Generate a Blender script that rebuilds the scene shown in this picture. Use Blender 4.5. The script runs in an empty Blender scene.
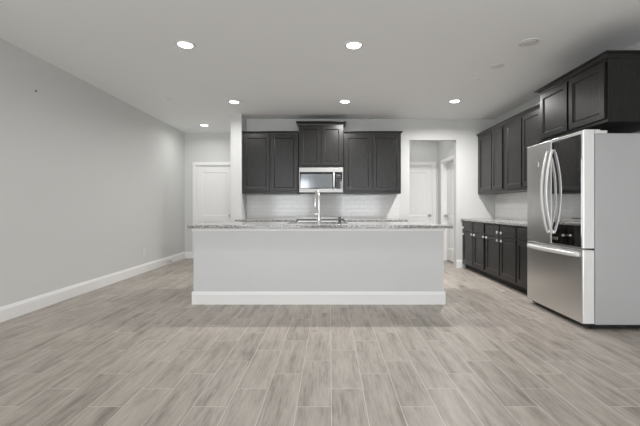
import bpy, bmesh, math, random
from mathutils import Vector, Matrix
C = bpy.context
SC = C.scene
COL = SC.collection
PI = math.pi

# ------------------------------------------------------------------ camera
CAM_Z = 1.10
cam = bpy.data.cameras.new('camera')
cam_o = bpy.data.objects.new('camera', cam)
COL.objects.link(cam_o)
cam_o.location = (0, 0, CAM_Z)
cam_o.rotation_euler = (PI / 2, 0, 0)
cam.sensor_width = 36
cam.lens = 363 / 640 * 36
cam.shift_x = -10 / 640
cam.shift_y = -5 / 640
cam.clip_start = 0.02
SC.camera = cam_o

# ------------------------------------------------------------------ view, world, daylight
SC.view_settings.view_transform = 'Standard'
SC.view_settings.look = 'None'
SC.view_settings.gamma = 1
SC.view_settings.exposure = 0.06
SC.view_settings.use_curve_mapping = False
SC.cycles.diffuse_bounces = 10

w = bpy.data.worlds.new('sky')
SC.world = w
w.use_nodes = True
w.node_tree.nodes['Background'].inputs[0].default_value = (0.80, 0.90, 1.0, 1)
w.node_tree.nodes['Background'].inputs[1].default_value = 1.0

LAMP_W = 7.5
ALCOVE_W = 6.5
KITCHEN_W = 28.0
HALL_FILL_W = 1.8
SPREAD = 165
WINDOW_W = 85.0
REAR_Y = -3.4

def window_light(x, wd, z0, z1, power):
    l = bpy.data.lights.new('window_daylight', 'AREA')
    l.shape = 'RECTANGLE'
    l.size = wd
    l.size_y = z1 - z0
    l.energy = power
    l.color = (0.96, 0.98, 1.0)
    o = bpy.data.objects.new('window_daylight', l)
    COL.objects.link(o)
    o.location = (x, REAR_Y - 0.18, (z0 + z1) / 2)
    o.rotation_euler = (PI / 2, 0, 0)
    return o
WINS = [(-1.75, 1.7, 0.35, 2.35), (1.35, 1.9, 0.35, 2.35)]
for wx, ww, z0, z1 in WINS:
    window_light(wx, ww, z0, z1, WINDOW_W)

# ------------------------------------------------------------------ materials
def mat(name, color, rough=0.5, metal=0.0, spec=0.5, coat=0.0, coat_r=0.1):
    m = bpy.data.materials.new(name)
    m.use_nodes = True
    b = m.node_tree.nodes['Principled BSDF']
    b.inputs['Base Color'].default_value = (*color, 1)
    b.inputs['Roughness'].default_value = rough
    b.inputs['Metallic'].default_value = metal
    b.inputs['Specular IOR Level'].default_value = spec
    b.inputs['Coat Weight'].default_value = coat
    b.inputs['Coat Roughness'].default_value = coat_r
    return m

class NT:
    """tiny node helper"""
    def __init__(s, m):
        s.t = m.node_tree
        s.b = s.t.nodes['Principled BSDF']
    def n(s, kind, **kw):
        nd = s.t.nodes.new(kind)
        for k, v in kw.items():
            setattr(nd, k, v)
        return nd
    def l(s, a, b):
        s.t.links.new(a, b)
    def m(s, op, a, b=None, c=None):
        nd = s.n('ShaderNodeMath', operation=op)
        for i, v in enumerate((a, b, c)):
            if v is None:
                continue
            if isinstance(v, (int, float)):
                nd.inputs[i].default_value = v
            else:
                s.l(v, nd.inputs[i])
        return nd.outputs[0]
    def ramp(s, fac, stops):
        r = s.n('ShaderNodeValToRGB')
        while len(r.color_ramp.elements) < len(stops):
            r.color_ramp.elements.new(0.5)
        for e, (p, c) in zip(r.color_ramp.elements, stops):
            e.position = p
            e.color = (*c, 1)
        s.l(fac, r.inputs[0])
        return r.outputs[0]
    def mix(s, fac, a, b, blend='MIX'):
        x = s.n('ShaderNodeMix', data_type='RGBA', blend_type=blend)
        for i, v in ((0, fac), (6, a), (7, b)):
            if isinstance(v, (int, float)):
                x.inputs[i].default_value = v
            elif isinstance(v, tuple):
                x.inputs[i].default_value = (*v, 1)
            else:
                s.l(v, x.inputs[i])
        return x.outputs[2]
    def noise(s, vec, scale, detail=3, rough=0.5):
        x = s.n('ShaderNodeTexNoise')
        x.inputs['Scale'].default_value = scale
        x.inputs['Detail'].default_value = detail
        x.inputs['Roughness'].default_value = rough
        s.l(vec, x.inputs['Vector'])
        return x.outputs['Fac']
    def bump(s, h, strength, dist):
        x = s.n('ShaderNodeBump')
        x.inputs['Strength'].default_value = strength
        x.inputs['Distance'].default_value = dist
        s.l(h, x.inputs['Height'])
        s.l(x.outputs[0], s.b.inputs['Normal'])

def paint(name, col, rough=0.6, bump=0.05, scale=220, spec=0.3):
    m = mat(name, col, rough, spec=spec)
    t = NT(m)
    tc = t.n('ShaderNodeTexCoord')
    f = t.noise(tc.outputs['Object'], scale, 2)
    t.bump(f, bump, 0.002)
    return m

M_WALL = paint('wall_paint', (0.68, 0.685, 0.675), 0.6)
M_CEIL = paint('ceiling_paint', (0.905, 0.915, 0.915), 0.85, 0.12, 130, spec=0.1)
M_TRIM = paint('white_trim_paint', (0.90, 0.90, 0.90), 0.35, 0.01, spec=0.4)
M_DOOR = paint('white_door_paint', (0.90, 0.90, 0.90), 0.4, 0.01, spec=0.4)
M_ISL = paint('island_paint', (0.69, 0.695, 0.70), 0.5)
M_WHITEP = mat('white_plastic', (0.80, 0.80, 0.78), 0.35)
M_CHROME = mat('chrome', (0.88, 0.88, 0.88), 0.28, 1.0)
M_SATIN = mat('satin_nickel', (0.55, 0.55, 0.54), 0.3, 1.0)
M_CHROME_SOFT = mat('polished_steel', (0.88, 0.88, 0.88), 0.38, 0.5)
M_BLACK = mat('black_plastic', (0.012, 0.012, 0.012), 0.4)
M_BGLASS = mat('black_glass', (0.008, 0.009, 0.010), 0.06, spec=0.6, coat=0.3, coat_r=0.03)
M_MIRROR = mat('mirror_glass', (0.66, 0.66, 0.66), 0.03, 1.0)
M_MWGLASS = mat('oven_window_glass', (0.20, 0.215, 0.23), 0.12, 0.6, spec=0.6, coat=0.5, coat_r=0.03)
M_FSIDE = mat('grey_painted_steel', (0.55, 0.555, 0.56), 0.42, 0.15)
M_DSIDE = mat('silver_edge', (0.92, 0.92, 0.91), 0.45, 0.1)
M_DARK = mat('dark_recess', (0.015, 0.015, 0.015), 0.7)
M_PAPER = mat('white_paper', (0.82, 0.82, 0.80), 0.8)
M_SINK = mat('sink_steel', (0.30, 0.30, 0.30), 0.35, 1.0)

def steel(name, col, rough, axis):
    m = mat(name, col, rough, 1.0)
    t = NT(m)
    tc = t.n('ShaderNodeTexCoord')
    mp = t.n('ShaderNodeMapping')
    mp.inputs['Scale'].default_value = {'z': (400, 400, 3), 'h': (3, 3, 500)}[axis]
    t.l(tc.outputs['Object'], mp.inputs['Vector'])
    f = t.noise(mp.outputs[0], 1.0, 2)
    r = t.n('ShaderNodeMapRange')
    r.inputs['To Min'].default_value = rough - 0.05
    r.inputs['To Max'].default_value = rough + 0.08
    t.l(f, r.inputs[0])
    t.l(r.outputs[0], t.b.inputs['Roughness'])
    t.bump(f, 0.04, 0.001)
    return m
M_STEEL = steel('brushed_steel', (0.80, 0.795, 0.785), 0.30, 'h')
M_MWSTEEL = steel('bright_steel', (0.46, 0.455, 0.445), 0.45, 'h')

def cabinet_mat():
    m = mat('espresso_wood', (0.03, 0.028, 0.027), 0.30, spec=0.4)
    t = NT(m)
    tc = t.n('ShaderNodeTexCoord')
    mp = t.n('ShaderNodeMapping')
    mp.inputs['Scale'].default_value = (14, 14, 1.6)
    t.l(tc.outputs['Object'], mp.inputs['Vector'])
    f = t.noise(mp.outputs[0], 5.0, 5, 0.62)
    c = t.ramp(f, [(0.32, (0.006, 0.0057, 0.0056)), (0.68, (0.024, 0.023, 0.0225))])
    t.l(c, t.b.inputs['Base Color'])
    f2 = t.noise(mp.outputs[0], 16.0, 3)
    t.bump(f2, 0.12, 0.001)
    return m
M_CAB = cabinet_mat()

def granite_mat():
    m = mat('granite', (0.4, 0.4, 0.4), 0.14, spec=0.5)
    t = NT(m)
    tc = t.n('ShaderNodeTexCoord')
    o = tc.outputs['Object']
    a = t.noise(o, 80, 3, 0.6)
    v = t.n('ShaderNodeTexVoronoi')
    v.inputs['Scale'].default_value = 95
    t.l(o, v.inputs['Vector'])
    base = t.ramp(a, [(0.34, (0.05, 0.05, 0.05)), (0.42, (0.17, 0.165, 0.16)), (0.50, (0.36, 0.35, 0.345)), (0.62, (0.62, 0.615, 0.60))])
    vv = t.n('ShaderNodeSeparateColor')
    t.l(v.outputs['Color'], vv.inputs[0])
    k = t.ramp(vv.outputs[0], [(0.0, (0.30, 0.29, 0.28)), (0.25, (1, 1, 1)), (1.0, (1.15, 1.15, 1.15))])
    c = t.mix(1.0, base, k, 'MULTIPLY')
    t.l(c, t.b.inputs['Base Color'])
    return m
M_GRANITE = granite_mat()

def tile_mat(name, axis):
    m = mat(name, (0.8, 0.8, 0.8), 0.12, spec=0.5)
    t = NT(m)
    tc = t.n('ShaderNodeTexCoord')
    s = t.n('ShaderNodeSeparateXYZ')
    t.l(tc.outputs['Object'], s.inputs[0])
    cb = t.n('ShaderNodeCombineXYZ')
    t.l(s.outputs[axis], cb.inputs[0])
    t.l(s.outputs[2], cb.inputs[1])
    b = t.n('ShaderNodeTexBrick')
    b.offset = 0.5
    b.inputs['Color1'].default_value = (0.80, 0.80, 0.79, 1)
    b.inputs['Color2'].default_value = (0.77, 0.77, 0.765, 1)
    b.inputs['Mortar'].default_value = (0.64, 0.64, 0.635, 1)
    b.inputs['Scale'].default_value = 1.0
    b.inputs['Mortar Size'].default_value = 0.0022
    b.inputs['Mortar Smooth'].default_value = 0.2
    b.inputs['Brick Width'].default_value = 0.154
    b.inputs['Row Height'].default_value = 0.078
    t.l(cb.outputs[0], b.inputs['Vector'])
    t.l(b.outputs['Color'], t.b.inputs['Base Color'])
    inv = t.m('SUBTRACT', 1.0, b.outputs['Fac'])
    t.bump(inv, 0.5, 0.0015)
    return m
M_TILE_X = tile_mat('subway_tile_back', 0)
M_TILE_Y = tile_mat('subway_tile_side', 1)

def floor_mat():
    m = mat('wood_look_plank_tile', (0.4, 0.37, 0.34), 0.35, spec=0.5)
    t = NT(m)
    tc = t.n('ShaderNodeTexCoord')
    s = t.n('ShaderNodeSeparateXYZ')
    t.l(tc.outputs['Object'], s.inputs[0])
    W, L = 0.192, 0.60
    u = t.m('DIVIDE', t.m('SUBTRACT', s.outputs[0], 0.0076), W)
    col = t.m('FLOOR', u)
    v = t.m('SUBTRACT', t.m('DIVIDE', t.m('SUBTRACT', s.outputs[1], 0.21), L),
            t.m('MULTIPLY', t.m('ADD', col, 1.0), 1 / 3))
    row = t.m('FLOOR', v)
    fu, fv = t.m('FRACT', u), t.m('FRACT', v)
    du = t.m('MULTIPLY', t.m('MINIMUM', fu, t.m('SUBTRACT', 1.0, fu)), W)
    dv = t.m('MULTIPLY', t.m('MINIMUM', fv, t.m('SUBTRACT', 1.0, fv)), L)
    d = t.m('MINIMUM', du, dv)
    gr = t.n('ShaderNodeMapRange')
    gr.inputs['From Min'].default_value = 0.0011
    gr.inputs['From Max'].default_value = 0.0026
    t.l(d, gr.inputs[0])
    notgrout = gr.outputs[0]
    idv = t.n('ShaderNodeCombineXYZ')
    t.l(col, idv.inputs[0])
    t.l(row, idv.inputs[1])
    wn = t.n('ShaderNodeTexWhiteNoise', noise_dimensions='3D')
    t.l(idv.outputs[0], wn.inputs['Vector'])
    sv = t.n('ShaderNodeSeparateColor')
    t.l(wn.outputs['Color'], sv.inputs[0])
    # grain coordinates: stretched along the plank, shifted per plank
    gv = t.n('ShaderNodeCombineXYZ')
    t.l(t.m('ADD', t.m('MULTIPLY', s.outputs[0], 9.0), t.m('MULTIPLY', sv.outputs[0], 37.0)), gv.inputs[0])
    t.l(t.m('ADD', t.m('MULTIPLY', s.outputs[1], 1.15), t.m('MULTIPLY', sv.outputs[1], 53.0)), gv.inputs[1])
    t.l(t.m('MULTIPLY', sv.outputs[2], 11.0), gv.inputs[2])
    big = t.noise(gv.outputs[0], 1.7, 4, 0.62)
    fv2 = t.n('ShaderNodeVectorMath', operation='MULTIPLY')
    fv2.inputs[1].default_value = (5.5, 2.2, 1)
    t.l(gv.outputs[0], fv2.inputs[0])
    fine = t.noise(fv2.outputs[0], 2.2, 4, 0.6)
    mv = t.n('ShaderNodeVectorMath', operation='MULTIPLY')
    mv.inputs[1].default_value = (1.5, 3.6, 1)
    t.l(gv.outputs[0], mv.inputs[0])
    mid = t.noise(mv.outputs[0], 2.0, 3, 0.6)
    tone = t.m('ADD', t.m('ADD', t.m('MULTIPLY', big, 0.52), t.m('ADD', t.m('MULTIPLY', fine, 0.34), t.m('MULTIPLY', mid, 0.16))),
               t.m('MULTIPLY', t.m('SUBTRACT', sv.outputs[2], 0.5), 0.07))
    c = t.ramp(tone, [(0.36, (0.210, 0.182, 0.156)), (0.45, (0.325, 0.288, 0.252)), (0.54, (0.415, 0.373, 0.332)), (0.65, (0.50, 0.455, 0.410))])
    c = t.mix(notgrout, (0.65, 0.61, 0.565), c)
    t.l(c, t.b.inputs['Base Color'])
    ro = t.n('ShaderNodeMapRange')
    ro.inputs['To Min'].default_value = 0.36
    ro.inputs['To Max'].default_value = 0.50
    t.l(fine, ro.inputs[0])
    t.l(ro.outputs[0], t.b.inputs['Roughness'])
    hgt = t.m('ADD', t.m('MULTIPLY', notgrout, 0.7), t.m('MULTIPLY', fine, 0.25))
    t.bump(hgt, 0.25, 0.0015)
    return m
M_FLOOR = floor_mat()

def emit(name, col, strength):
    m = mat(name, (0.8, 0.8, 0.8), 0.4)
    b = m.node_tree.nodes['Principled BSDF']
    b.inputs['Emission Color'].default_value = (*col, 1)
    b.inputs['Emission Strength'].default_value = strength
    return m
M_LENS = emit('lit_lens', (1.0, 0.99, 0.97), 8.0)
M_LENSOFF = mat('unlit_lens', (0.72, 0.72, 0.70), 0.35)

# ------------------------------------------------------------------ mesh helpers
def box(bm, x0, x1, y0, y1, z0, z1):
    v = [bm.verts.new(p) for p in ((x0, y0, z0), (x1, y0, z0), (x1, y1, z0), (x0, y1, z0),
                                   (x0, y0, z1), (x1, y0, z1), (x1, y1, z1), (x0, y1, z1))]
    for f in ((3, 2, 1, 0), (4, 5, 6, 7), (0, 1, 5, 4), (1, 2, 6, 5), (2, 3, 7, 6), (3, 0, 4, 7)):
        bm.faces.new([v[i] for i in f])
    return bm

def boxes(*bs):
    bm = bmesh.new()
    for b in bs:
        box(bm, *b)
    return bm

def prism(bm, pts, z0, z1):
    a = [bm.verts.new((x, y, z0)) for x, y in pts]
    b = [bm.verts.new((x, y, z1)) for x, y in pts]
    bm.faces.new(a[::-1])
    bm.faces.new(b)
    n = len(pts)
    for i in range(n):
        bm.faces.new((a[i], a[(i + 1) % n], b[(i + 1) % n], b[i]))
    return bm

def lathe(bm, prof, seg=32, axis='z', loc=(0, 0, 0)):
    """prof: (r, h) list; closed with caps where r == 0"""
    rings = []
    def P(r, h, a):
        c, s = r * math.cos(a), r * math.sin(a)
        p = {'z': (c, s, h), 'x': (h, c, s), 'y': (c, h, s)}[axis]
        return Vector(p) + Vector(loc)
    for r, h in prof:
        if r < 1e-7:
            rings.append([bm.verts.new(P(0, h, 0))])
        else:
            rings.append([bm.verts.new(P(r, h, 2 * PI * k / seg)) for k in range(seg)])
    for A, B in zip(rings, rings[1:]):
        for k in range(seg):
            k2 = (k + 1) % seg
            if len(A) == 1 and len(B) == 1:
                continue
            if len(A) == 1:
                bm.faces.new((A[0], B[k], B[k2]))
            elif len(B) == 1:
                bm.faces.new((A[k], A[k2], B[0]))
            else:
                bm.faces.new((A[k], A[k2], B[k2], B[k]))
    return bm

def tube(bm, pts, rad, seg=12, flat=1.0, up=None):
    """sweep a (possibly elliptical) section along pts; rad a number or a list"""
    pts = [Vector(p) for p in pts]
    n = len(pts)
    rads = rad if isinstance(rad, (list, tuple)) else [rad] * n
    rings = []
    ref = Vector(up) if up else Vector((0, 0, 1))
    for i, p in enumerate(pts):
        d = (pts[min(i + 1, n - 1)] - pts[max(i - 1, 0)]).normalized()
        a = ref - d * ref.dot(d)
        if a.length < 1e-4:
            a = Vector((1, 0, 0)) - d * d.x
        a.normalize()
        ref = a
        b = d.cross(a)
        rings.append([bm.verts.new(p + (a * math.cos(t) + b * math.sin(t) * flat) * rads[i])
                      for t in (2 * PI * k / seg for k in range(seg))])
    for A, B in zip(rings, rings[1:]):
        for k in range(seg):
            bm.faces.new((A[k], A[(k + 1) % seg], B[(k + 1) % seg], B[k]))
    bm.faces.new(rings[0][::-1])
    bm.faces.new(rings[-1])
    return bm

def panel(bm, x0, x1, z0, z1, y, t, panels, bead=0.012, dep=0.009):
    """door leaf lying in the XZ plane, front at y (facing -Y), thickness t,
    with recessed panels (x0,x1,z0,z1) that have a sloping bead"""
    xs = sorted({x0, x1, *[p[0] for p in panels], *[p[1] for p in panels]})
    zs = sorted({z0, z1, *[p[2] for p in panels], *[p[3] for p in panels]})
    V = {}
    def vt(x, yy, z):
        k = (round(x, 5), round(yy, 5), round(z, 5))
        if k not in V:
            V[k] = bm.verts.new((x, yy, z))
        return V[k]
    for xa, xb in zip(xs, xs[1:]):
        for za, zb in zip(zs, zs[1:]):
            inside = any(p[0] <= xa + 1e-6 and p[1] >= xb - 1e-6 and p[2] <= za + 1e-6 and p[3] >= zb - 1e-6 for p in panels)
            if not inside:
                bm.faces.new((vt(xa, y, za), vt(xb, y, za), vt(xb, y, zb), vt(xa, y, zb)))
            bm.faces.new((vt(xa, y + t, zb), vt(xb, y + t, zb), vt(xb, y + t, za), vt(xa, y + t, za)))
    for a, b, c, d in panels:
        o = [(a, c), (b, c), (b, d), (a, d)]
        i = [(a + bead, c + bead), (b - bead, c + bead), (b - bead, d - bead), (a + bead, d - bead)]
        for k in range(4):
            k2 = (k + 1) % 4
            bm.faces.new((vt(o[k][0], y, o[k][1]), vt(o[k2][0], y, o[k2][1]),
                          vt(i[k2][0], y + dep, i[k2][1]), vt(i[k][0], y + dep, i[k][1])))
        bm.faces.new([vt(p[0], y + dep, p[1]) for p in i])
    for xa, xb in zip(xs, xs[1:]):
        bm.faces.new((vt(xa, y, z0), vt(xa, y + t, z0), vt(xb, y + t, z0), vt(xb, y, z0)))
        bm.faces.new((vt(xa, y, z1), vt(xb, y, z1), vt(xb, y + t, z1), vt(xa, y + t, z1)))
    for za, zb in zip(zs, zs[1:]):
        bm.faces.new((vt(x0, y, za), vt(x0, y, zb), vt(x0, y + t, zb), vt(x0, y + t, za)))
        bm.faces.new((vt(x1, y, za), vt(x1, y + t, za), vt(x1, y + t, zb), vt(x1, y, zb)))
    return bm

def obj(name, bm, m, parent=None, smooth=False, bevel=0.0, seg=2):
    bmesh.ops.recalc_face_normals(bm, faces=bm.faces)
    me = bpy.data.meshes.new(name)
    bm.to_mesh(me)
    bm.free()
    me.materials.append(m)
    o = bpy.data.objects.new(name, me)
    COL.objects.link(o)
    if smooth:
        for p in me.polygons:
            p.use_smooth = True
    if bevel:
        b = o.modifiers.new('bevel', 'BEVEL')
        b.width = bevel
        b.segments = seg
        b.limit_method = 'ANGLE'
        b.angle_limit = math.radians(40)
    if parent:
        o.parent = parent
    return o

def thing(name, label, cat, loc=(0, 0, 0), rotz=0.0, group=None):
    o = bpy.data.objects.new(name, None)
    COL.objects.link(o)
    o.empty_display_size = 0.1
    o.location = loc
    o.rotation_euler = (0, 0, rotz)
    o['label'] = label
    o['category'] = cat
    if group:
        o['group'] = group
    return o

def tag(o, label, cat, group=None):
    o['label'] = label
    o['category'] = cat
    if group:
        o['group'] = group
    return o

def struct(name, bm, m, label=None, parent=None, bevel=0.0):
    o = obj(name, bm, m, parent, bevel=bevel)
    if parent is None:
        o['kind'] = 'structure'
    if label:
        o['label'] = label
    return o

# ------------------------------------------------------------------ room dimensions
XL, XR = -3.18, 3.05           # left and right wall
YB = 6.70                      # kitchen back wall
YA = 7.94                      # alcove / hall back wall
H = 2.74
WING0, WING1, WINGY = -1.735, -1.543, 6.33
OP0, OP1, OPZ = 1.467, 2.33, 2.355        # opening to the hall
HX = 2.36                      # hall side wall
T = 0.12

struct('floor', boxes((XL - T, XR + T + 1.2, REAR_Y - T, YA + T, -0.1, 0)), M_FLOOR, 'grey-beige wood-look plank tile floor')
struct('ceiling', boxes((XL - T, XR + T + 1.2, REAR_Y - T, YA + T, H, H + 0.1)), M_CEIL, 'flat light grey ceiling')
struct('wall_left', boxes((XL - T, XL, REAR_Y - T, YA + T, 0, H)), M_WALL, 'long bare grey wall on the left')
struct('wall_right', boxes((XR, XR + T, REAR_Y - T, YB, 0, H)), M_WALL, 'grey wall behind the refrigerator')
struct('wall_back', boxes((WING1, OP0, YB, YB + T, 0, H), (OP1, XR + T, YB, YB + T, 0, H), (OP0, OP1, YB, YB + T, OPZ, H)), M_WALL,
       'kitchen back wall with a plain opening to the hall')
struct('wall_wing', boxes((WING0, WING1, WINGY, YA, 0, H)), M_WALL, 'short wall end beside the left wall cabinet')
D1X0, D1X1, DH = -2.93, -2.13, 2.035       # alcove door
D2X0, D2X1 = 1.47, 2.245                  # hall end door
D3Y0, D3Y1 = 6.87, 7.61                   # hall side door
struct('wall_alcove', boxes((XL, D1X0, YA, YA + T, 0, H), (D1X1, WING0, YA, YA + T, 0, H), (D1X0, D1X1, YA, YA + T, DH, H)), M_WALL,
       'alcove wall above and around the white door')
struct('wall_hall', boxes((1.3, D2X0, YA, YA + T, 0, H), (D2X1, HX + 1.9, YA, YA + T, 0, H), (D2X0, D2X1, YA, YA + T, DH, H),
                          (WING1, 1.3, YA, YA + T, 0, H)), M_WALL, 'end wall of the small hall')
struct('wall_hall_left', boxes((1.18, 1.3, YB + T, YA, 0, H)), M_WALL)
struct('wall_hall_right', boxes((HX, HX + T, YB + T, D3Y0, 0, H), (HX, HX + T, D3Y1, YA, 0, H), (HX, HX + T, D3Y0, D3Y1, DH, H)), M_WALL,
       'side wall of the hall with a white door')
struct('wall_closet_light_block', boxes((XR + T + 1.0, XR + T + 1.12, YB, YA, 0, H), (XR + T, XR + T + 1.0, YB, YB + T, 0, H)), M_WALL)  # unseen walls added to keep sky light out of the side door's bottom gap
# rear wall behind the camera with two windows
rb = bmesh.new()
xs = [XL, WINS[0][0] - WINS[0][1] / 2, WINS[0][0] + WINS[0][1] / 2, WINS[1][0] - WINS[1][1] / 2, WINS[1][0] + WINS[1][1] / 2, XR]
for i in (0, 2, 4):
    box(rb, xs[i], xs[i + 1], REAR_Y - T, REAR_Y, 0, H)
for i in (1, 3):
    box(rb, xs[i], xs[i + 1], REAR_Y - T, REAR_Y, 0, WINS[0][2])
    box(rb, xs[i], xs[i + 1], REAR_Y - T, REAR_Y, WINS[0][3], H)
struct('wall_rear', rb, M_WALL)
for k, (wx, ww, z0, z1) in enumerate(WINS):
    b = boxes((wx - ww / 2, wx - ww / 2 + .05, REAR_Y - .09, REAR_Y - .03, z0, z1), (wx + ww / 2 - .05, wx + ww / 2, REAR_Y - .09, REAR_Y - .03, z0, z1),
              (wx - ww / 2 + .05, wx + ww / 2 - .05, REAR_Y - .09, REAR_Y - .03, z0, z0 + .05), (wx - ww / 2 + .05, wx + ww / 2 - .05, REAR_Y - .09, REAR_Y - .03, z1 - .05, z1),
              (wx - .02, wx + .02, REAR_Y - .09, REAR_Y - .03, z0 + .05, z1 - .05))
    struct('window_%d' % (k + 1), b, M_TRIM)

# ------------------------------------------------------------------ baseboards
BH, BT = 0.145, 0.016
def bb_profile(bm, p0, p1, nrm):
    """baseboard from p0 to p1 (xy), thickness along nrm, with a moulded top edge"""
    prof = [(0, 0), (BT, 0), (BT, BH - .030), (BT - .004, BH - .022), (BT - .006, BH - .010), (BT - .010, BH), (0, BH)]
    a, b, nn = Vector((*p0, 0)), Vector((*p1, 0)), Vector((*nrm, 0))
    A = [bm.verts.new(a + nn * d + Vector((0, 0, z))) for d, z in prof]
    B = [bm.verts.new(b + nn * d + Vector((0, 0, z))) for d, z in prof]
    n = len(prof)
    for i in range(n):
        bm.faces.new((A[i], A[(i + 1) % n], B[(i + 1) % n], B[i]))
    bm.faces.new(A)
    bm.faces.new(B[::-1])
    return bm
def baseboard(name, segs, label=None):
    bm = bmesh.new()
    for s in segs:
        bb_profile(bm, *s)
    return struct(name, bm, M_TRIM, label)
baseboard('baseboard_left', [((XL, REAR_Y), (XL, YA), (1, 0))], 'white baseboard along the left wall')
baseboard('baseboard_alcove', [((XL + BT, YA), (D1X0 - .07, YA), (0, -1)), ((D1X1 + .07, YA), (WING0 - BT, YA), (0, -1)), ((WING0, WINGY), (WING0, YA), (-1, 0)),
                               ((WING0 - BT, WINGY), (WING1, WINGY), (0, -1))], 'white baseboard in the alcove')
baseboard('baseboard_back', [((1.27, YB), (OP0, YB), (0, -1)), ((OP1, YB), (2.43, YB), (0, -1))], 'white baseboard either side of the hall opening')
baseboard('baseboard_hall', [((1.3, YA), (D2X0 - .07, YA), (0, -1)), ((1.3, YB + T), (1.3, YA), (1, 0))])
baseboard('baseboard_right', [((XR, REAR_Y), (XR, 3.1), (-1, 0))])

# ------------------------------------------------------------------ doors and their casings
def casing(name, w, h, label, loc, rotz):
    cw, ct = 0.068, 0.018
    bm = boxes((-cw, 0, -ct, 0, 0, h + cw), (w, w + cw, -ct, 0, 0, h + cw), (0, w, -ct, 0, h, h + cw),
               (-cw + .012, -.012, -ct - .005, -ct, 0, h + cw - .012), (w + .012, w + cw - .012, -ct - .005, -ct, 0, h + cw - .012),
               (-.012, w + .012, -ct - .005, -ct, h + .012, h + cw - .012),
               (0, .012, 0, .11, 0, h), (w - .012, w, 0, .11, 0, h), (.012, w - .012, 0, .11, h - .012, h))
    o = struct(name, bm, M_TRIM, label)
    o.location = loc
    o.rotation_euler = (0, 0, rotz)
    return o
def door(name, w, h, label, loc, rotz, knob_x, inset, gap=0.012):
    a, b = .014, w - .014
    pm = .115
    bm = panel(bmesh.new(), a, b, gap, h - .016, inset, .035,
               [(a + pm, b - pm, .26, .80), (a + pm, b - pm, .93, h - .016 - .13)], .022, .010)
    o = struct(name, bm, M_DOOR, label, bevel=.002)
    o.location = loc
    o.rotation_euler = (0, 0, rotz)
    k = bmesh.new()
    lathe(k, [(0, inset + .001), (.031, inset + .001), (.031, inset - .008), (.012, inset - .014), (.012, inset - .036), (.027, inset - .044),
              (.030, inset - .056), (.024, inset - .067), (0, inset - .070)], 24, 'y', (knob_x, 0, .94))
    obj('door_handle', k, M_SATIN, o, smooth=True)
    return o
casing('trim_1', D1X1 - D1X0, DH, 'white casing around the alcove door', (D1X0, YA, 0), 0)
door('door_1', D1X1 - D1X0, DH, 'white two-panel door in the alcove', (D1X0, YA, 0), 0, .75, .02)
casing('trim_2', D2X1 - D2X0, DH, 'white casing around the hall end door', (D2X0, YA, 0), 0)
door('door_2', D2X1 - D2X0, DH, 'white two-panel door at the end of the hall', (D2X0, YA, 0), 0, D2X1 - D2X0 - .07, .02)
casing('trim_3', D3Y1 - D3Y0, DH, 'white casing around the hall side door', (HX, D3Y1, 0), -PI / 2)
door('door_3', D3Y1 - D3Y0, DH, 'white panel door on the side of the hall', (HX, D3Y1, 0), -PI / 2, .075, .085, .022)

# ------------------------------------------------------------------ recessed lights and ceiling bits
def downlight(x, y, label, lit=True, watt=LAMP_W):
    t = thing('recessed_light', label, 'ceiling light', (x, y, H), group='recessed ceiling lights')
    obj('trim_ring', lathe(bmesh.new(), [(.070, -.001), (.074, -.010), (.088, -.007), (.096, -.001), (.070, -.001)], 40), M_WHITEP, t, smooth=True)
    obj('lens', lathe(bmesh.new(), [(.0695, -.002), (.066, -.009), (.045, -.013), (0, -.014)], 40), M_LENS if lit else M_LENSOFF, t, smooth=True)
    if lit:
        l = bpy.data.lights.new('lamp_glow', 'AREA')
        l.shape = 'DISK'
        l.size = .13
        l.energy = watt
        l.spread = math.radians(SPREAD)
        l.color = (1.0, 0.985, 0.965)
        lo = bpy.data.objects.new('lamp_glow', l)
        COL.objects.link(lo)
        lo.parent = t
        lo.location = (0, 0, -.016)
    return t
downlight(-1.45, 3.64, 'lit round recessed ceiling light nearest the long left wall')
downlight(.24, 3.65, 'lit round recessed ceiling light in the middle of the nearer row')
downlight(1.97, 3.59, 'unlit round recessed ceiling light in front of the refrigerator', False)
downlight(-1.48, 5.60, 'lit round recessed ceiling light in front of the left wall cabinet', True, KITCHEN_W * .42)
downlight(.23, 5.58, 'lit round recessed ceiling light above the microwave cabinet', True, KITCHEN_W * 1.15)
downlight(1.91, 5.56, 'lit round recessed ceiling light in front of the hall opening', True, KITCHEN_W * 1.65)
downlight(-2.48, 7.17, 'lit round recessed ceiling light above the alcove door', True, ALCOVE_W)
downlight(1.82, 7.36, 'added ceiling light, unseen inside the hall, that brightens the hall doors', True, HALL_FILL_W)  # added out of view to brighten the hall doors
def cover(name, x, y, r, label, cat, stem=False):
    bm = lathe(bmesh.new(), [(0, -.001), (r, -.001), (r, -.006), (r * .8, -.010), (0, -.011)], 28, 'z', (x, y, H))
    if stem:
        lathe(bm, [(.012, -.010), (.012, -.028), (.022, -.030), (.022, -.033), (0, -.034)], 16, 'z', (x, y, H))
    return tag(obj(name, bm, M_WHITEP, smooth=False, bevel=.001), label, cat)
cover('ceiling_cover_plate', -2.43, 5.46, .055, 'small round white cover plate on the ceiling near the left wall', 'cover plate')
cover('ceiling_cover_plate', 1.93, 4.19, .075, 'flat round cover plate on the ceiling, toward the unlit light', 'cover plate')
cover('fire_sprinkler', 1.86, 4.62, .035, 'tiny sprinkler head on the ceiling behind the round cover plate', 'sprinkler', True)

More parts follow.
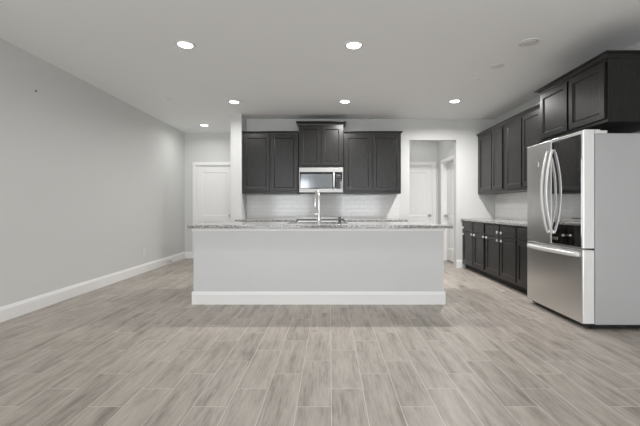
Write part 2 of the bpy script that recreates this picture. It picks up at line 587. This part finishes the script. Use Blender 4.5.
# ------------------------------------------------------------------ cabinets
def crown(bm, w, dep, z, out, h, left=True, right=True):
    """stepped, flaring crown around the front and the free ends (front at y=0)"""
    steps = [(0, 0), (.006, 0), (.008, h * .25), (out * .55, h * .62), (out * .75, h * .72), (out, h * .76), (out, h)]
    rows = []
    for o_, dz in steps:
        xl, xr = (-o_ if left else 0), (w + o_ if right else w)
        rows.append([bm.verts.new(p) for p in ((xl, dep, z + dz), (xl, -o_, z + dz), (xr, -o_, z + dz), (xr, dep, z + dz))])
    for A, B in zip(rows, rows[1:]):
        for k in range(3):
            bm.faces.new((A[k], A[k + 1], B[k + 1], B[k]))
        bm.faces.new((A[3], A[0], B[0], B[3]))
    bm.faces.new(rows[0])
    bm.faces.new(rows[-1][::-1])
    return bm

DT = 0.020   # door thickness
def cab_door(root, x0, x1, z0, z1, fr=.052):
    bm = panel(bmesh.new(), x0, x1, z0, z1, -DT, DT - .001, [(x0 + fr, x1 - fr, z0 + fr, z1 - fr)], .014, .010)
    return obj('door', bm, M_CAB, root, bevel=.0025)
def cab_drawer(root, x0, x1, z0, z1):
    return obj('drawer', boxes((x0, x1, -DT, -.001, z0, z1)), M_CAB, root, bevel=.004)

def wall_cabinet(name, label, loc, rotz, w, dep, z0, z1, splits, cr_h, cr_out, group, left=False, right=False, bot=.05, top=.025, side=.02, gap=.030):
    t = thing(name, label, 'cabinet', (loc[0], loc[1], z0), rotz, group)
    h = z1 - z0
    obj('cabinet_body', boxes((0, w, 0, dep, 0, h)), M_CAB, t, bevel=.0015)
    obj('crown_molding', crown(bmesh.new(), w, dep, h, cr_out, cr_h, left, right), M_CAB, t)
    e = [side] + [s for s in splits] + [w - side]
    for i in range(len(e) - 1):
        a = e[i] if i == 0 else e[i] + gap / 2
        b = e[i + 1] if i == len(e) - 2 else e[i + 1] - gap / 2
        cab_door(t, a, b, bot, h - top)
    return t
UD = 0.315                     # upper depth
GW = 'dark wall cabinets'
yb = YB - .011
def back_upper(name, label, xa, xb, z0, z1, ch, co, dep=UD, **kw):
    return wall_cabinet(name, label, (xa, yb - dep), 0, xb - xa, dep, z0, z1, [(xb - xa) / 2], ch, co, GW, **kw)
back_upper('wall_cabinet', 'dark two-door wall cabinet left of the microwave', WING1 + .004, -.556, 1.352, 2.405, .04, .032)
back_upper('wall_cabinet', 'taller dark two-door cabinet above the microwave', -.546, .234, 1.818, 2.555, .055, .05, dep=.335, left=True, right=True, bot=.03, side=.025)
back_upper('wall_cabinet', 'dark two-door wall cabinet right of the microwave', .242, 1.245, 1.352, 2.405, .04, .032, right=True)
def right_upper(name, label, ya, ybk, z0, z1, dep, splits, ch, co, **kw):
    # ya nearer the camera, ybk farther; local x runs toward the camera
    return wall_cabinet(name, label, (XR - .011 - dep, ybk), -PI / 2, ybk - ya, dep, z0, z1, splits, ch, co, GW, **kw)
right_upper('wall_cabinet', 'dark two-door wall cabinet on the right wall nearest the corner', 5.612, 6.685, 1.352, 2.405, UD, [.605], .045, .035, side=.10)
right_upper('wall_cabinet', 'dark two-door wall cabinet on the right wall, second from the corner', 4.652, 5.608, 1.352, 2.405, UD, [.485], .045, .035)
right_upper('wall_cabinet', 'dark narrow wall cabinet on the right wall tucked behind the refrigerator', 4.182, 4.648, 1.352, 2.405, UD, [], .045, .035)
right_upper('refrigerator_cabinet', 'deep dark two-door cabinet hung above the refrigerator', 3.165, 4.178, 1.855, 2.405, .615, [.505], .05, .05, left=True, right=True, bot=.03, top=.02)

CT = 0.905                     # counter top height
CTH = 0.034
def base_cabinet(label, loc, rotz, w, dep, splits, group, side=.012, gap=.03):
    t = thing('base_cabinet', label, 'cabinet', (loc[0], loc[1], 0), rotz, group)
    top = CT - CTH - .001
    bm = bmesh.new()
    box(bm, 0, w, 0, dep, .09, top)
    obj('cabinet_body', bm, M_CAB, t, bevel=.0015)
    obj('toe_kick', boxes((0, w, .06, dep, 0, .089)), M_DARK, t)
    e = [side] + list(splits) + [w - side]
    for i in range(len(e) - 1):
        a = e[i] if i == 0 else e[i] + gap / 2
        b = e[i + 1] if i == len(e) - 2 else e[i + 1] - gap / 2
        cab_drawer(t, a, b, .700, .852)
        cab_door(t, a, b, .125, .678)
    return t
BD = 0.60
GB = 'dark base cabinets'
bx = XR - .011 - BD            # base front on the right wall
def right_base(label, ya, ybk, splits, **kw):
    return base_cabinet(label, (bx, ybk), -PI / 2, ybk - ya, BD, splits, GB, **kw)
right_base('dark base cabinet on the right wall nearest the hall', 5.662, 6.685, [.545], side=.06)
right_base('dark two-door base cabinet in the middle of the right wall run', 4.722, 5.658, [.472])
right_base('dark base cabinet half hidden by the refrigerator', 4.262, 4.718, [])
by = yb - BD
base_cabinet('dark base cabinet below the back counter left of the range', (WING1 + .004, by), 0, -.556 - WING1 - .004, BD, [.49], GB)
base_cabinet('dark base cabinet below the back counter right of the range', (.242, by), 0, 1.245 - .242, BD, [.45], GB)

# ------------------------------------------------------------------ countertops and backsplash
def slab(name, pts, label, hole=None):
    bm = bmesh.new()
    if hole is None:
        prism(bm, pts, CT - CTH, CT)
    else:
        (x0, y0), _, (x1, y1), _ = pts
        hx0, hy0, hx1, hy1 = hole
        xs_, ys_ = [x0, hx0, hx1, x1], [y0, hy0, hy1, y1]
        V = {}
        def vt(i, j, z):
            k = (i, j, z)
            if k not in V:
                V[k] = bm.verts.new((xs_[i], ys_[j], z))
            return V[k]
        for i in range(3):
            for j in range(3):
                if i == 1 and j == 1:
                    continue
                for z in (CT - CTH, CT):
                    bm.faces.new((vt(i, j, z), vt(i + 1, j, z), vt(i + 1, j + 1, z), vt(i, j + 1, z)))
        lo, hi = CT - CTH, CT
        for i in range(3):
            for j in (0, 3):
                bm.faces.new((vt(i, j, lo), vt(i + 1, j, lo), vt(i + 1, j, hi), vt(i, j, hi)))
                bm.faces.new((vt(j, i, lo), vt(j, i + 1, lo), vt(j, i + 1, hi), vt(j, i, hi)))
        for j in (1, 2):
            bm.faces.new((vt(1, j, lo), vt(2, j, lo), vt(2, j, hi), vt(1, j, hi)))
            bm.faces.new((vt(j, 1, lo), vt(j, 2, lo), vt(j, 2, hi), vt(j, 1, hi)))
    return tag(obj(name, bm, M_GRANITE, bevel=.003), label, 'countertop', 'granite countertops')
IS0, IS1, IY0, IY1 = -1.56, 1.30, 4.15, 5.08     # island body
slab('countertop', [(IS0 - .055, IY0 - .06), (IS1 + .09, IY0 - .06), (IS1 + .09, IY1 + .05), (IS0 - .055, IY1 + .05)],
     'long speckled grey granite top of the white kitchen island', hole=(-.55, 4.56, .23, 4.99))
slab('countertop', [(WING1 + .003, yb), (WING1 + .003, WINGY - .004), (WING1 - .05, WINGY - .004), (WING1 - .05, by - .03), (-.557, by - .03), (-.557, yb)],
     'speckled granite counter on the back wall left of the range')
slab('countertop', [(.243, by - .03), (1.30, by - .03), (1.30, yb), (.243, yb)],
     'speckled granite counter on the back wall right of the range')
slab('countertop', [(bx - .03, 4.25), (XR - .011, 4.25), (XR - .011, 6.689), (bx - .03, 6.689)],
     'speckled granite counter along the right wall beside the refrigerator')
tag(obj('backsplash', boxes((WING1 + .003, 1.275, YB - .010, YB - .001, CT + .001, 1.350)), M_TILE_X),
    'white subway tile backsplash below the microwave on the back wall', 'backsplash', 'tile backsplashes')
tag(obj('backsplash', boxes((XR - .010, XR - .001, 4.25, YB - .012, CT + .001, 1.350)), M_TILE_Y),
    'white subway tile backsplash on the right wall beside the refrigerator', 'backsplash', 'tile backsplashes')

# ------------------------------------------------------------------ kitchen island
isl = thing('kitchen_island', 'wide white kitchen island with plain panel front and white baseboard', 'kitchen island', ((IS0 + IS1) / 2, IY0, 0))
hw = (IS1 - IS0) / 2
D_ = IY1 - IY0
KW = .14                       # painted knee wall, dark cabinets behind it
obj('panel_front', boxes((-hw, hw, 0, KW, 0, CT - CTH - .001)), M_ISL, isl)
kx = hw - .09
ct_ = CT - CTH - .001
cb_ = obj('cabinet_body', boxes((-kx, kx, KW + .001, D_ - .02, .09, .62), (-kx, -.80 + .13, KW + .001, D_ - .02, .62, ct_), (.80 - .13, kx, KW + .001, D_ - .02, .62, ct_),
                                (-.67, .67, D_ - .045, D_ - .02, .62, ct_), (-kx, kx, KW + .001, D_ - .08, 0, .09)), M_CAB, isl)
cb_['label'] = 'dark cabinets on the kitchen side of the island'
for k in range(6):
    xa = -kx + .012 + k * (2 * kx - .024) / 6
    xb = xa + (2 * kx - .024) / 6
    bm = panel(bmesh.new(), xa + .012, xb - .012, .125, ct_ - .02, -DT, DT - .001, [(xa + .064, xb - .064, .18, ct_ - .075)], .014, .010)
    for v in bm.verts:
        v.co.y = D_ - .02 - v.co.y
    obj('door', bm, M_CAB, isl, bevel=.0025)
ib = bmesh.new()
bb_profile(ib, (-hw - BT, 0), (hw + BT, 0), (0, -1))
bb_profile(ib, (-hw, 0), (-hw, KW), (-1, 0))
bb_profile(ib, (hw, 0), (hw, KW), (1, 0))
obj('baseboard', ib, M_TRIM, isl)
tz = CT - CTH - .001
obj('top_trim', boxes((-hw - .016, hw + .016, -.016, -.001, tz - .034, tz), (-hw - .016, -hw - .001, 0, KW, tz - .034, tz), (hw + .001, hw + .016, 0, KW, tz - .034, tz)),
    M_TRIM, isl, bevel=.004)
# sink basin below the hole in the top
sk = thing('sink', 'steel undermount sink set in the island top behind the faucet', 'sink', (-.16, 4.775, CT - CTH - .002))
sb = bmesh.new()
wx_, wy_ = .40, .225
box(sb, -wx_, wx_, -wy_, -wy_ + .01, -.22, 0)
box(sb, -wx_, wx_, wy_ - .01, wy_, -.22, 0)
box(sb, -wx_, -wx_ + .01, -wy_ + .01, wy_ - .01, -.22, 0)
box(sb, wx_ - .01, wx_, -wy_ + .01, wy_ - .01, -.22, 0)
box(sb, -wx_, wx_, -wy_, wy_, -.23, -.22)
obj('basin', sb, M_SINK, sk)
obj('drain', lathe(bmesh.new(), [(0, -.219), (.05, -.219), (.055, -.216), (.04, -.214), (0, -.217)], 24), M_CHROME, sk, smooth=True)

# faucet
fc = thing('kitchen_faucet', 'tall chrome pull-down kitchen faucet standing on the island', 'faucet', (-.135, 4.45, CT + .0005))
obj('faucet_base', lathe(bmesh.new(), [(0, 0), (.028, 0), (.028, .006), (.022, .012), (.0195, .05), (.0195, .15), (.016, .16), (0, .161)], 28), M_CHROME, fc, smooth=True)
sx, sy = -.052, .165
pts = [(0, 0, .15 + .02 * k) for k in range(8)]
R_ = math.hypot(sx, sy) / 2
for k in range(1, 17):
    a = PI * k / 16
    f = (1 - math.cos(a)) / 2
    pts.append((sx * f, sy * f, .29 + .115 * math.sin(a)))
pts.append((sx, sy, .275))
obj('spout', tube(bmesh.new(), pts, .0125, 14, up=(1, 0, 0)), M_CHROME, fc, smooth=True)
obj('spray_head', tube(bmesh.new(), [(sx, sy, .285), (sx, sy, .27), (sx * 1.03, sy * 1.02, .22), (sx * 1.05, sy * 1.03, .185), (sx * 1.05, sy * 1.03, .18)], [.014, .0165, .018, .020, .015], 18), M_CHROME, fc, smooth=True)
obj('lever_handle', tube(bmesh.new(), [(-.012, 0, .118), (-.030, 0, .118), (-.045, -.002, .120), (-.085, -.006, .142)], [.012, .012, .008, .006], 12), M_CHROME, fc, smooth=True)
ag = thing('air_gap_cap', 'small grey cylindrical cap on the island top right of the faucet', 'air gap', (.125, 4.62, CT + .0005))
obj('cap', lathe(bmesh.new(), [(0, 0), (.026, 0), (.026, .006), (.022, .009), (.022, .076), (.018, .084), (0, .086)], 24), mat('dull_grey_metal', (0.16, 0.16, 0.155), .35, .5), ag, smooth=True)
obj('vent_slot', boxes((-.012, .012, -.0235, -.0215, .030, .040)), M_BLACK, ag)

# ------------------------------------------------------------------ microwave
MX0, MX1, MZ0, MZ1 = -.537, .228, 1.370, 1.802
MWD = .385
mw = thing('microwave', 'stainless over-the-range microwave with dark window below the centre cabinet', 'microwave', ((MX0 + MX1) / 2, yb - MWD, MZ0))
mh, mwid = MZ1 - MZ0, (MX1 - MX0) / 2
obj('microwave_body', boxes((-mwid, mwid, .03, MWD, 0, mh)), M_BLACK, mw)
obj('front_frame', boxes((-mwid, mwid, 0, .029, mh - .078, mh), (-mwid, mwid, 0, .029, 0, .064), (-mwid, -mwid + .014, 0, .029, .064, mh - .078), (mwid - .014, mwid, 0, .029, .064, mh - .078)),
    M_MWSTEEL, mw, bevel=.003)
dr = obj('door', boxes((-mwid + .015, .242, .004, .029, .065, mh - .079)), M_BGLASS, mw, bevel=.002)
dr['label'] = 'dark framed microwave door'
obj('window', boxes((-mwid + .030, .196, .0025, .0038, .080, mh - .112)), M_MWGLASS, dr)
obj('handle', tube(bmesh.new(), [(.222, .003, .078), (.222, -.022, .084), (.222, -.032, .11), (.222, -.032, mh - .13), (.222, -.022, mh - .098), (.222, .003, mh - .092)], .0125, 14, up=(1, 0, 0)),
    M_CHROME_SOFT, dr, smooth=True)
cp = obj('control_panel', boxes((.244, mwid - .015, .004, .029, .065, mh - .079)), M_BGLASS, mw)
obj('display', boxes((.262, mwid - .040, .0025, .0038, mh - .150, mh - .118)), mat('display_grey', (.10, .11, .11), .2), cp)
M_KEY = mat('keypad_grey', (.045, .045, .047), .4)
for r in range(5):
    obj('key_row', boxes((.262, mwid - .040, .0025, .0038, .092 + r * .040, .092 + r * .040 + .020)), M_KEY, cp)
obj('vent_grille', boxes(*[(-mwid + .04 + k * .05, -mwid + .075 + k * .05, .06, .30, -.003, -.0005) for k in range(14)]), M_BLACK, mw)

# ------------------------------------------------------------------ range
rg = thing('range', 'black electric range set into the back counter under the microwave', 'range', (-.157, by, 0))
rw = .381
obj('range_body', boxes((-rw, rw, .0, BD - .005, .08, CT - .012), (-rw + .03, rw - .03, .05, BD - .03, 0, .08)), M_BLACK, rg)
ck = obj('cooktop', boxes((-rw, rw, -.045, BD - .002, CT - .011, CT + .006)), M_BGLASS, rg, bevel=.003)
obj('rear_vent', boxes((-rw, rw, BD - .055, BD - .003, CT + .0065, CT + .022)), M_SATIN, rg, bevel=.004)
for bx_, by_, br in ((-.18, .13, .095), (.18, .13, .11), (-.18, .40, .08), (.18, .40, .08)):
    obj('burner', lathe(bmesh.new(), [(br, .0063), (br, .0069), (br - .004, .0069), (br - .004, .0063), (br, .0063)], 40, 'z', (bx_, by_, CT)), M_SATIN, ck)
obj('control_panel', boxes((-rw, rw, -.042, -.001, .78, CT - .013)), M_STEEL, rg, bevel=.004)
for k in range(5):
    obj('knob', lathe(bmesh.new(), [(0, -.043), (.022, -.043), (.020, -.066), (0, -.067)], 24, 'y', (-.28 + k * .14, 0, .838)), M_CHROME, rg, smooth=False)
od = obj('oven_door', boxes((-rw + .003, rw - .003, -.036, -.001, .25, .775)), M_BGLASS, rg, bevel=.004)
obj('handle', tube(bmesh.new(), [(-.31, -.036, .73), (-.31, -.075, .73), (-.29, -.082, .73), (.29, -.082, .73), (.31, -.075, .73), (.31, -.036, .73)], .011, 12), M_CHROME, od, smooth=True)
obj('drawer', boxes((-rw + .003, rw - .003, -.030, -.001, .09, .245)), M_STEEL, rg, bevel=.004)

# ------------------------------------------------------------------ refrigerator (front faces the room, local -Y; local x runs toward the camera)
FY0, FY1, FX = 3.275, 4.225, 2.285
fr = thing('refrigerator', 'stainless french-door refrigerator with mirrored right door and bottom freezer drawer', 'refrigerator', (FX, (FY0 + FY1) / 2, 0), -PI / 2 - .012)
fw = (FY1 - FY0) / 2
DD = .105                      # door depth
obj('refrigerator_body', boxes((-fw + .004, fw - .004, DD + .012, .735, .045, 1.775)), M_FSIDE, fr, bevel=.004)
obj('gasket', boxes((-fw + .02, fw - .02, DD, DD + .0115, .07, 1.77)), M_BLACK, fr)
obj('base_grille', boxes((-fw + .015, fw - .015, .06, .70, .012, .044)), M_BLACK, fr)
for fx_, fy_ in ((-fw + .06, .10), (fw - .06, .10), (-fw + .06, .66), (fw - .06, .66)):
    obj('foot', lathe(bmesh.new(), [(0, 0), (.022, 0), (.022, .012), (0, .012)], 16, 'z', (fx_, fy_, 0)), M_BLACK, fr)
DZ0, DZ1 = .735, 1.802
def fridge_panel(name, x0, x1, z0, z1):
    """steel front skin with gently rounded vertical edges; silver sides come from the second part"""
    bm = bmesh.new()
    r = .012
    pts = [(x0, DD), (x0, r), (x0 + r * .3, r * .3), (x0 + r, 0), (x1 - r, 0), (x1 - r * .3, r * .3), (x1, r), (x1, DD)]
    prism(bm, pts, z0, z1)
    o = obj(name, bm, M_STEEL, fr, bevel=.0015)
    o.data.materials.append(M_DSIDE)
    for p in o.data.polygons:
        if abs(p.normal.x) > .95 or abs(p.normal.z) > .9:
            p.material_index = 1
    return o
ld = fridge_panel('left_door', -fw, -.003, DZ0, DZ1)
rd = fridge_panel('right_door', .003, fw, DZ0, DZ1)
rd['label'] = 'right door with full mirrored glass front'
fd = fridge_panel('freezer_drawer', -fw, fw, .055, .718)
obj('glass_panel', boxes((.016, fw - .013, -.004, -.0005, DZ0 + .008, DZ1 - .030)), M_MIRROR, rd, bevel=.001)
obj('badge', boxes((.030, .115, -.0052, -.0042, DZ0 + .045, DZ0 + .075)), M_SATIN, rd)
def bow_handle(x, parent):
    pts = []
    z0, z1 = .845, 1.69
    for k in range(25):
        f = k / 24
        s = math.sin(PI * f)
        pts.append((x, -.012 - .066 * s ** .8, z0 + (z1 - z0) * f))
    pts = [(x, .004, z0 + .004)] + pts + [(x, .004, z1 - .004)]
    return obj('handle', tube(bmesh.new(), pts, .0165, 14, .62, up=(1, 0, 0)), M_CHROME_SOFT, parent, smooth=True)
bow_handle(-.042, ld)
bow_handle(.042, rd)
pts = [(-fw + .05, .004, .672)] + [(-fw + .05 + (2 * fw - .10) * k / 20, -.012 - .042 * math.sin(PI * k / 20) ** .5, .672) for k in range(21)] + [(fw - .05, .004, .672)]
obj('handle', tube(bmesh.new(), pts, .020, 14, .6, up=(0, 0, 1)), M_CHROME_SOFT, fd, smooth=True)
stk = bmesh.new()
prism(stk, [(-.020, 0), (.020, 0), (.012, .012), (.006, .050), (-.003, .050), (-.010, .012)], 0, .0008)
for v in stk.verts:
    x, y, z = v.co
    v.co = (-.235 + x, -.0002 - z, 1.555 + y)
s_ = obj('sticker', stk, M_PAPER, ld)
s_['label'] = 'small white sticker on the left door'
for sx_ in (-1, 1):
    hb = boxes((sx_ * (fw - .042) - .032, sx_ * (fw - .042) + .032, .030, .165, 1.8025, 1.812), (sx_ * (fw - .042) - .032, sx_ * (fw - .042) + .032, DD + .014, .230, 1.776, 1.8024))
    obj('hinge_cover', hb, M_DSIDE, fr, bevel=.003)

# ------------------------------------------------------------------ latch straps on the base cabinets
GL = 'white latch straps on the base cabinet fronts'
M_STRAP = mat('smoky_strap_plastic', (0.22, 0.22, 0.22), 0.3)
def latch(label, loc, rotz, vertical):
    t = thing('safety_latch', label, 'cabinet latch', loc, rotz, GL)
    hl = .058
    def mv(bm):
        if vertical:
            for v in bm.verts:
                v.co = Vector((v.co.z, v.co.y, v.co.x))
        return bm
    for s in (-1, 1):
        obj('pad', mv(boxes((s * hl - .017, s * hl + .017, -.016, -.0005, -.016, .016))), M_WHITEP, t, bevel=.005, seg=3)
    obj('strap', mv(boxes((-hl + .010, hl - .010, -.0185, -.0165, -.005, .005))), M_STRAP, t, bevel=.001)
    return t
lx = bx - DT
latch('white latch strap upright at the left end of the right base run, nearest the hall', (lx, 6.585, .689), -PI / 2, True)
latch('white latch strap lying level across the first pair of doors from the hall', (lx, 6.14, .645), -PI / 2, False)
latch('white latch strap lying level across the second door joint from the hall', (lx, 5.66, .645), -PI / 2, False)
latch('farther of two upright white latch straps in the middle of the right base run', (lx, 5.245, .689), -PI / 2, True)
latch('nearer of two upright white latch straps, closer to the refrigerator', (lx, 5.125, .689), -PI / 2, True)
latch('white latch strap seen only as a reflection in the mirrored refrigerator door', (.692, by - DT, .645), 0, False)

# ------------------------------------------------------------------ small things
ot = thing('wall_outlet', 'white duplex wall outlet low on the long left wall', 'outlet', (XL + .0005, 6.20, .35), PI / 2)
obj('cover_plate', boxes((-.036, .036, -.006, 0, -.058, .058)), M_WHITEP, ot, bevel=.003)
for s in (-1, 1):
    so = obj('socket', lathe(bmesh.new(), [(0, -.0062), (.017, -.0062), (.016, -.009), (0, -.009)], 20, 'y', (0, 0, s * .02)), M_WHITEP, ot)
    obj('slot', boxes((-.008, -.005, -.0096, -.0091, s * .02 - .005, s * .02 + .006), (.005, .008, -.0096, -.0091, s * .02 - .005, s * .02 + .006)), M_BLACK, so)
tag(obj('wall_nail', lathe(bmesh.new(), [(0, 0), (.003, 0), (.003, .012), (.009, .012), (.009, .016), (0, .017)], 14, 'x', (XL + .0003, 3.91, 2.36)), M_DARK),
    'tiny dark nail high on the long left wall', 'nail')
ds = thing('door_stop', 'small spring door stop on the left baseboard near the alcove', 'door stop', (XL + BT + .0005, 7.08, .065))
obj('spring', lathe(bmesh.new(), [(0, 0), (.011, 0), (.011, .004)] + [(.006 + .0015 * (k % 2), .005 + .0035 * k) for k in range(16)] + [(0, .062)], 14, 'x'), M_SATIN, ds, smooth=True)
obj('rubber_tip', lathe(bmesh.new(), [(0, .0605), (.009, .0605), (.009, .074), (.007, .077), (0, .077)], 14, 'x'), M_BLACK, ds)
pf = bmesh.new()
random.seed(4)
n = 7
for j in range(n):
    for i in range(n):
        pf.verts.new((2.27 + (i - 3) * .009 + random.uniform(-.002, .002), 4.785 + (j - 3) * .006 + random.uniform(-.002, .002), .0015 + random.uniform(0, .010)))
pf.verts.ensure_lookup_table()
for j in range(n - 1):
    for i in range(n - 1):
        a = j * n + i
        pf.faces.new((pf.verts[a], pf.verts[a + 1], pf.verts[a + n + 1], pf.verts[a + n]))
sc_ = obj('paper_scrap', pf, M_PAPER)
so_ = sc_.modifiers.new('thick', 'SOLIDIFY')
so_.thickness = .0006
tag(sc_, 'small white scrap of paper on the floor by the base cabinets', 'paper scrap')
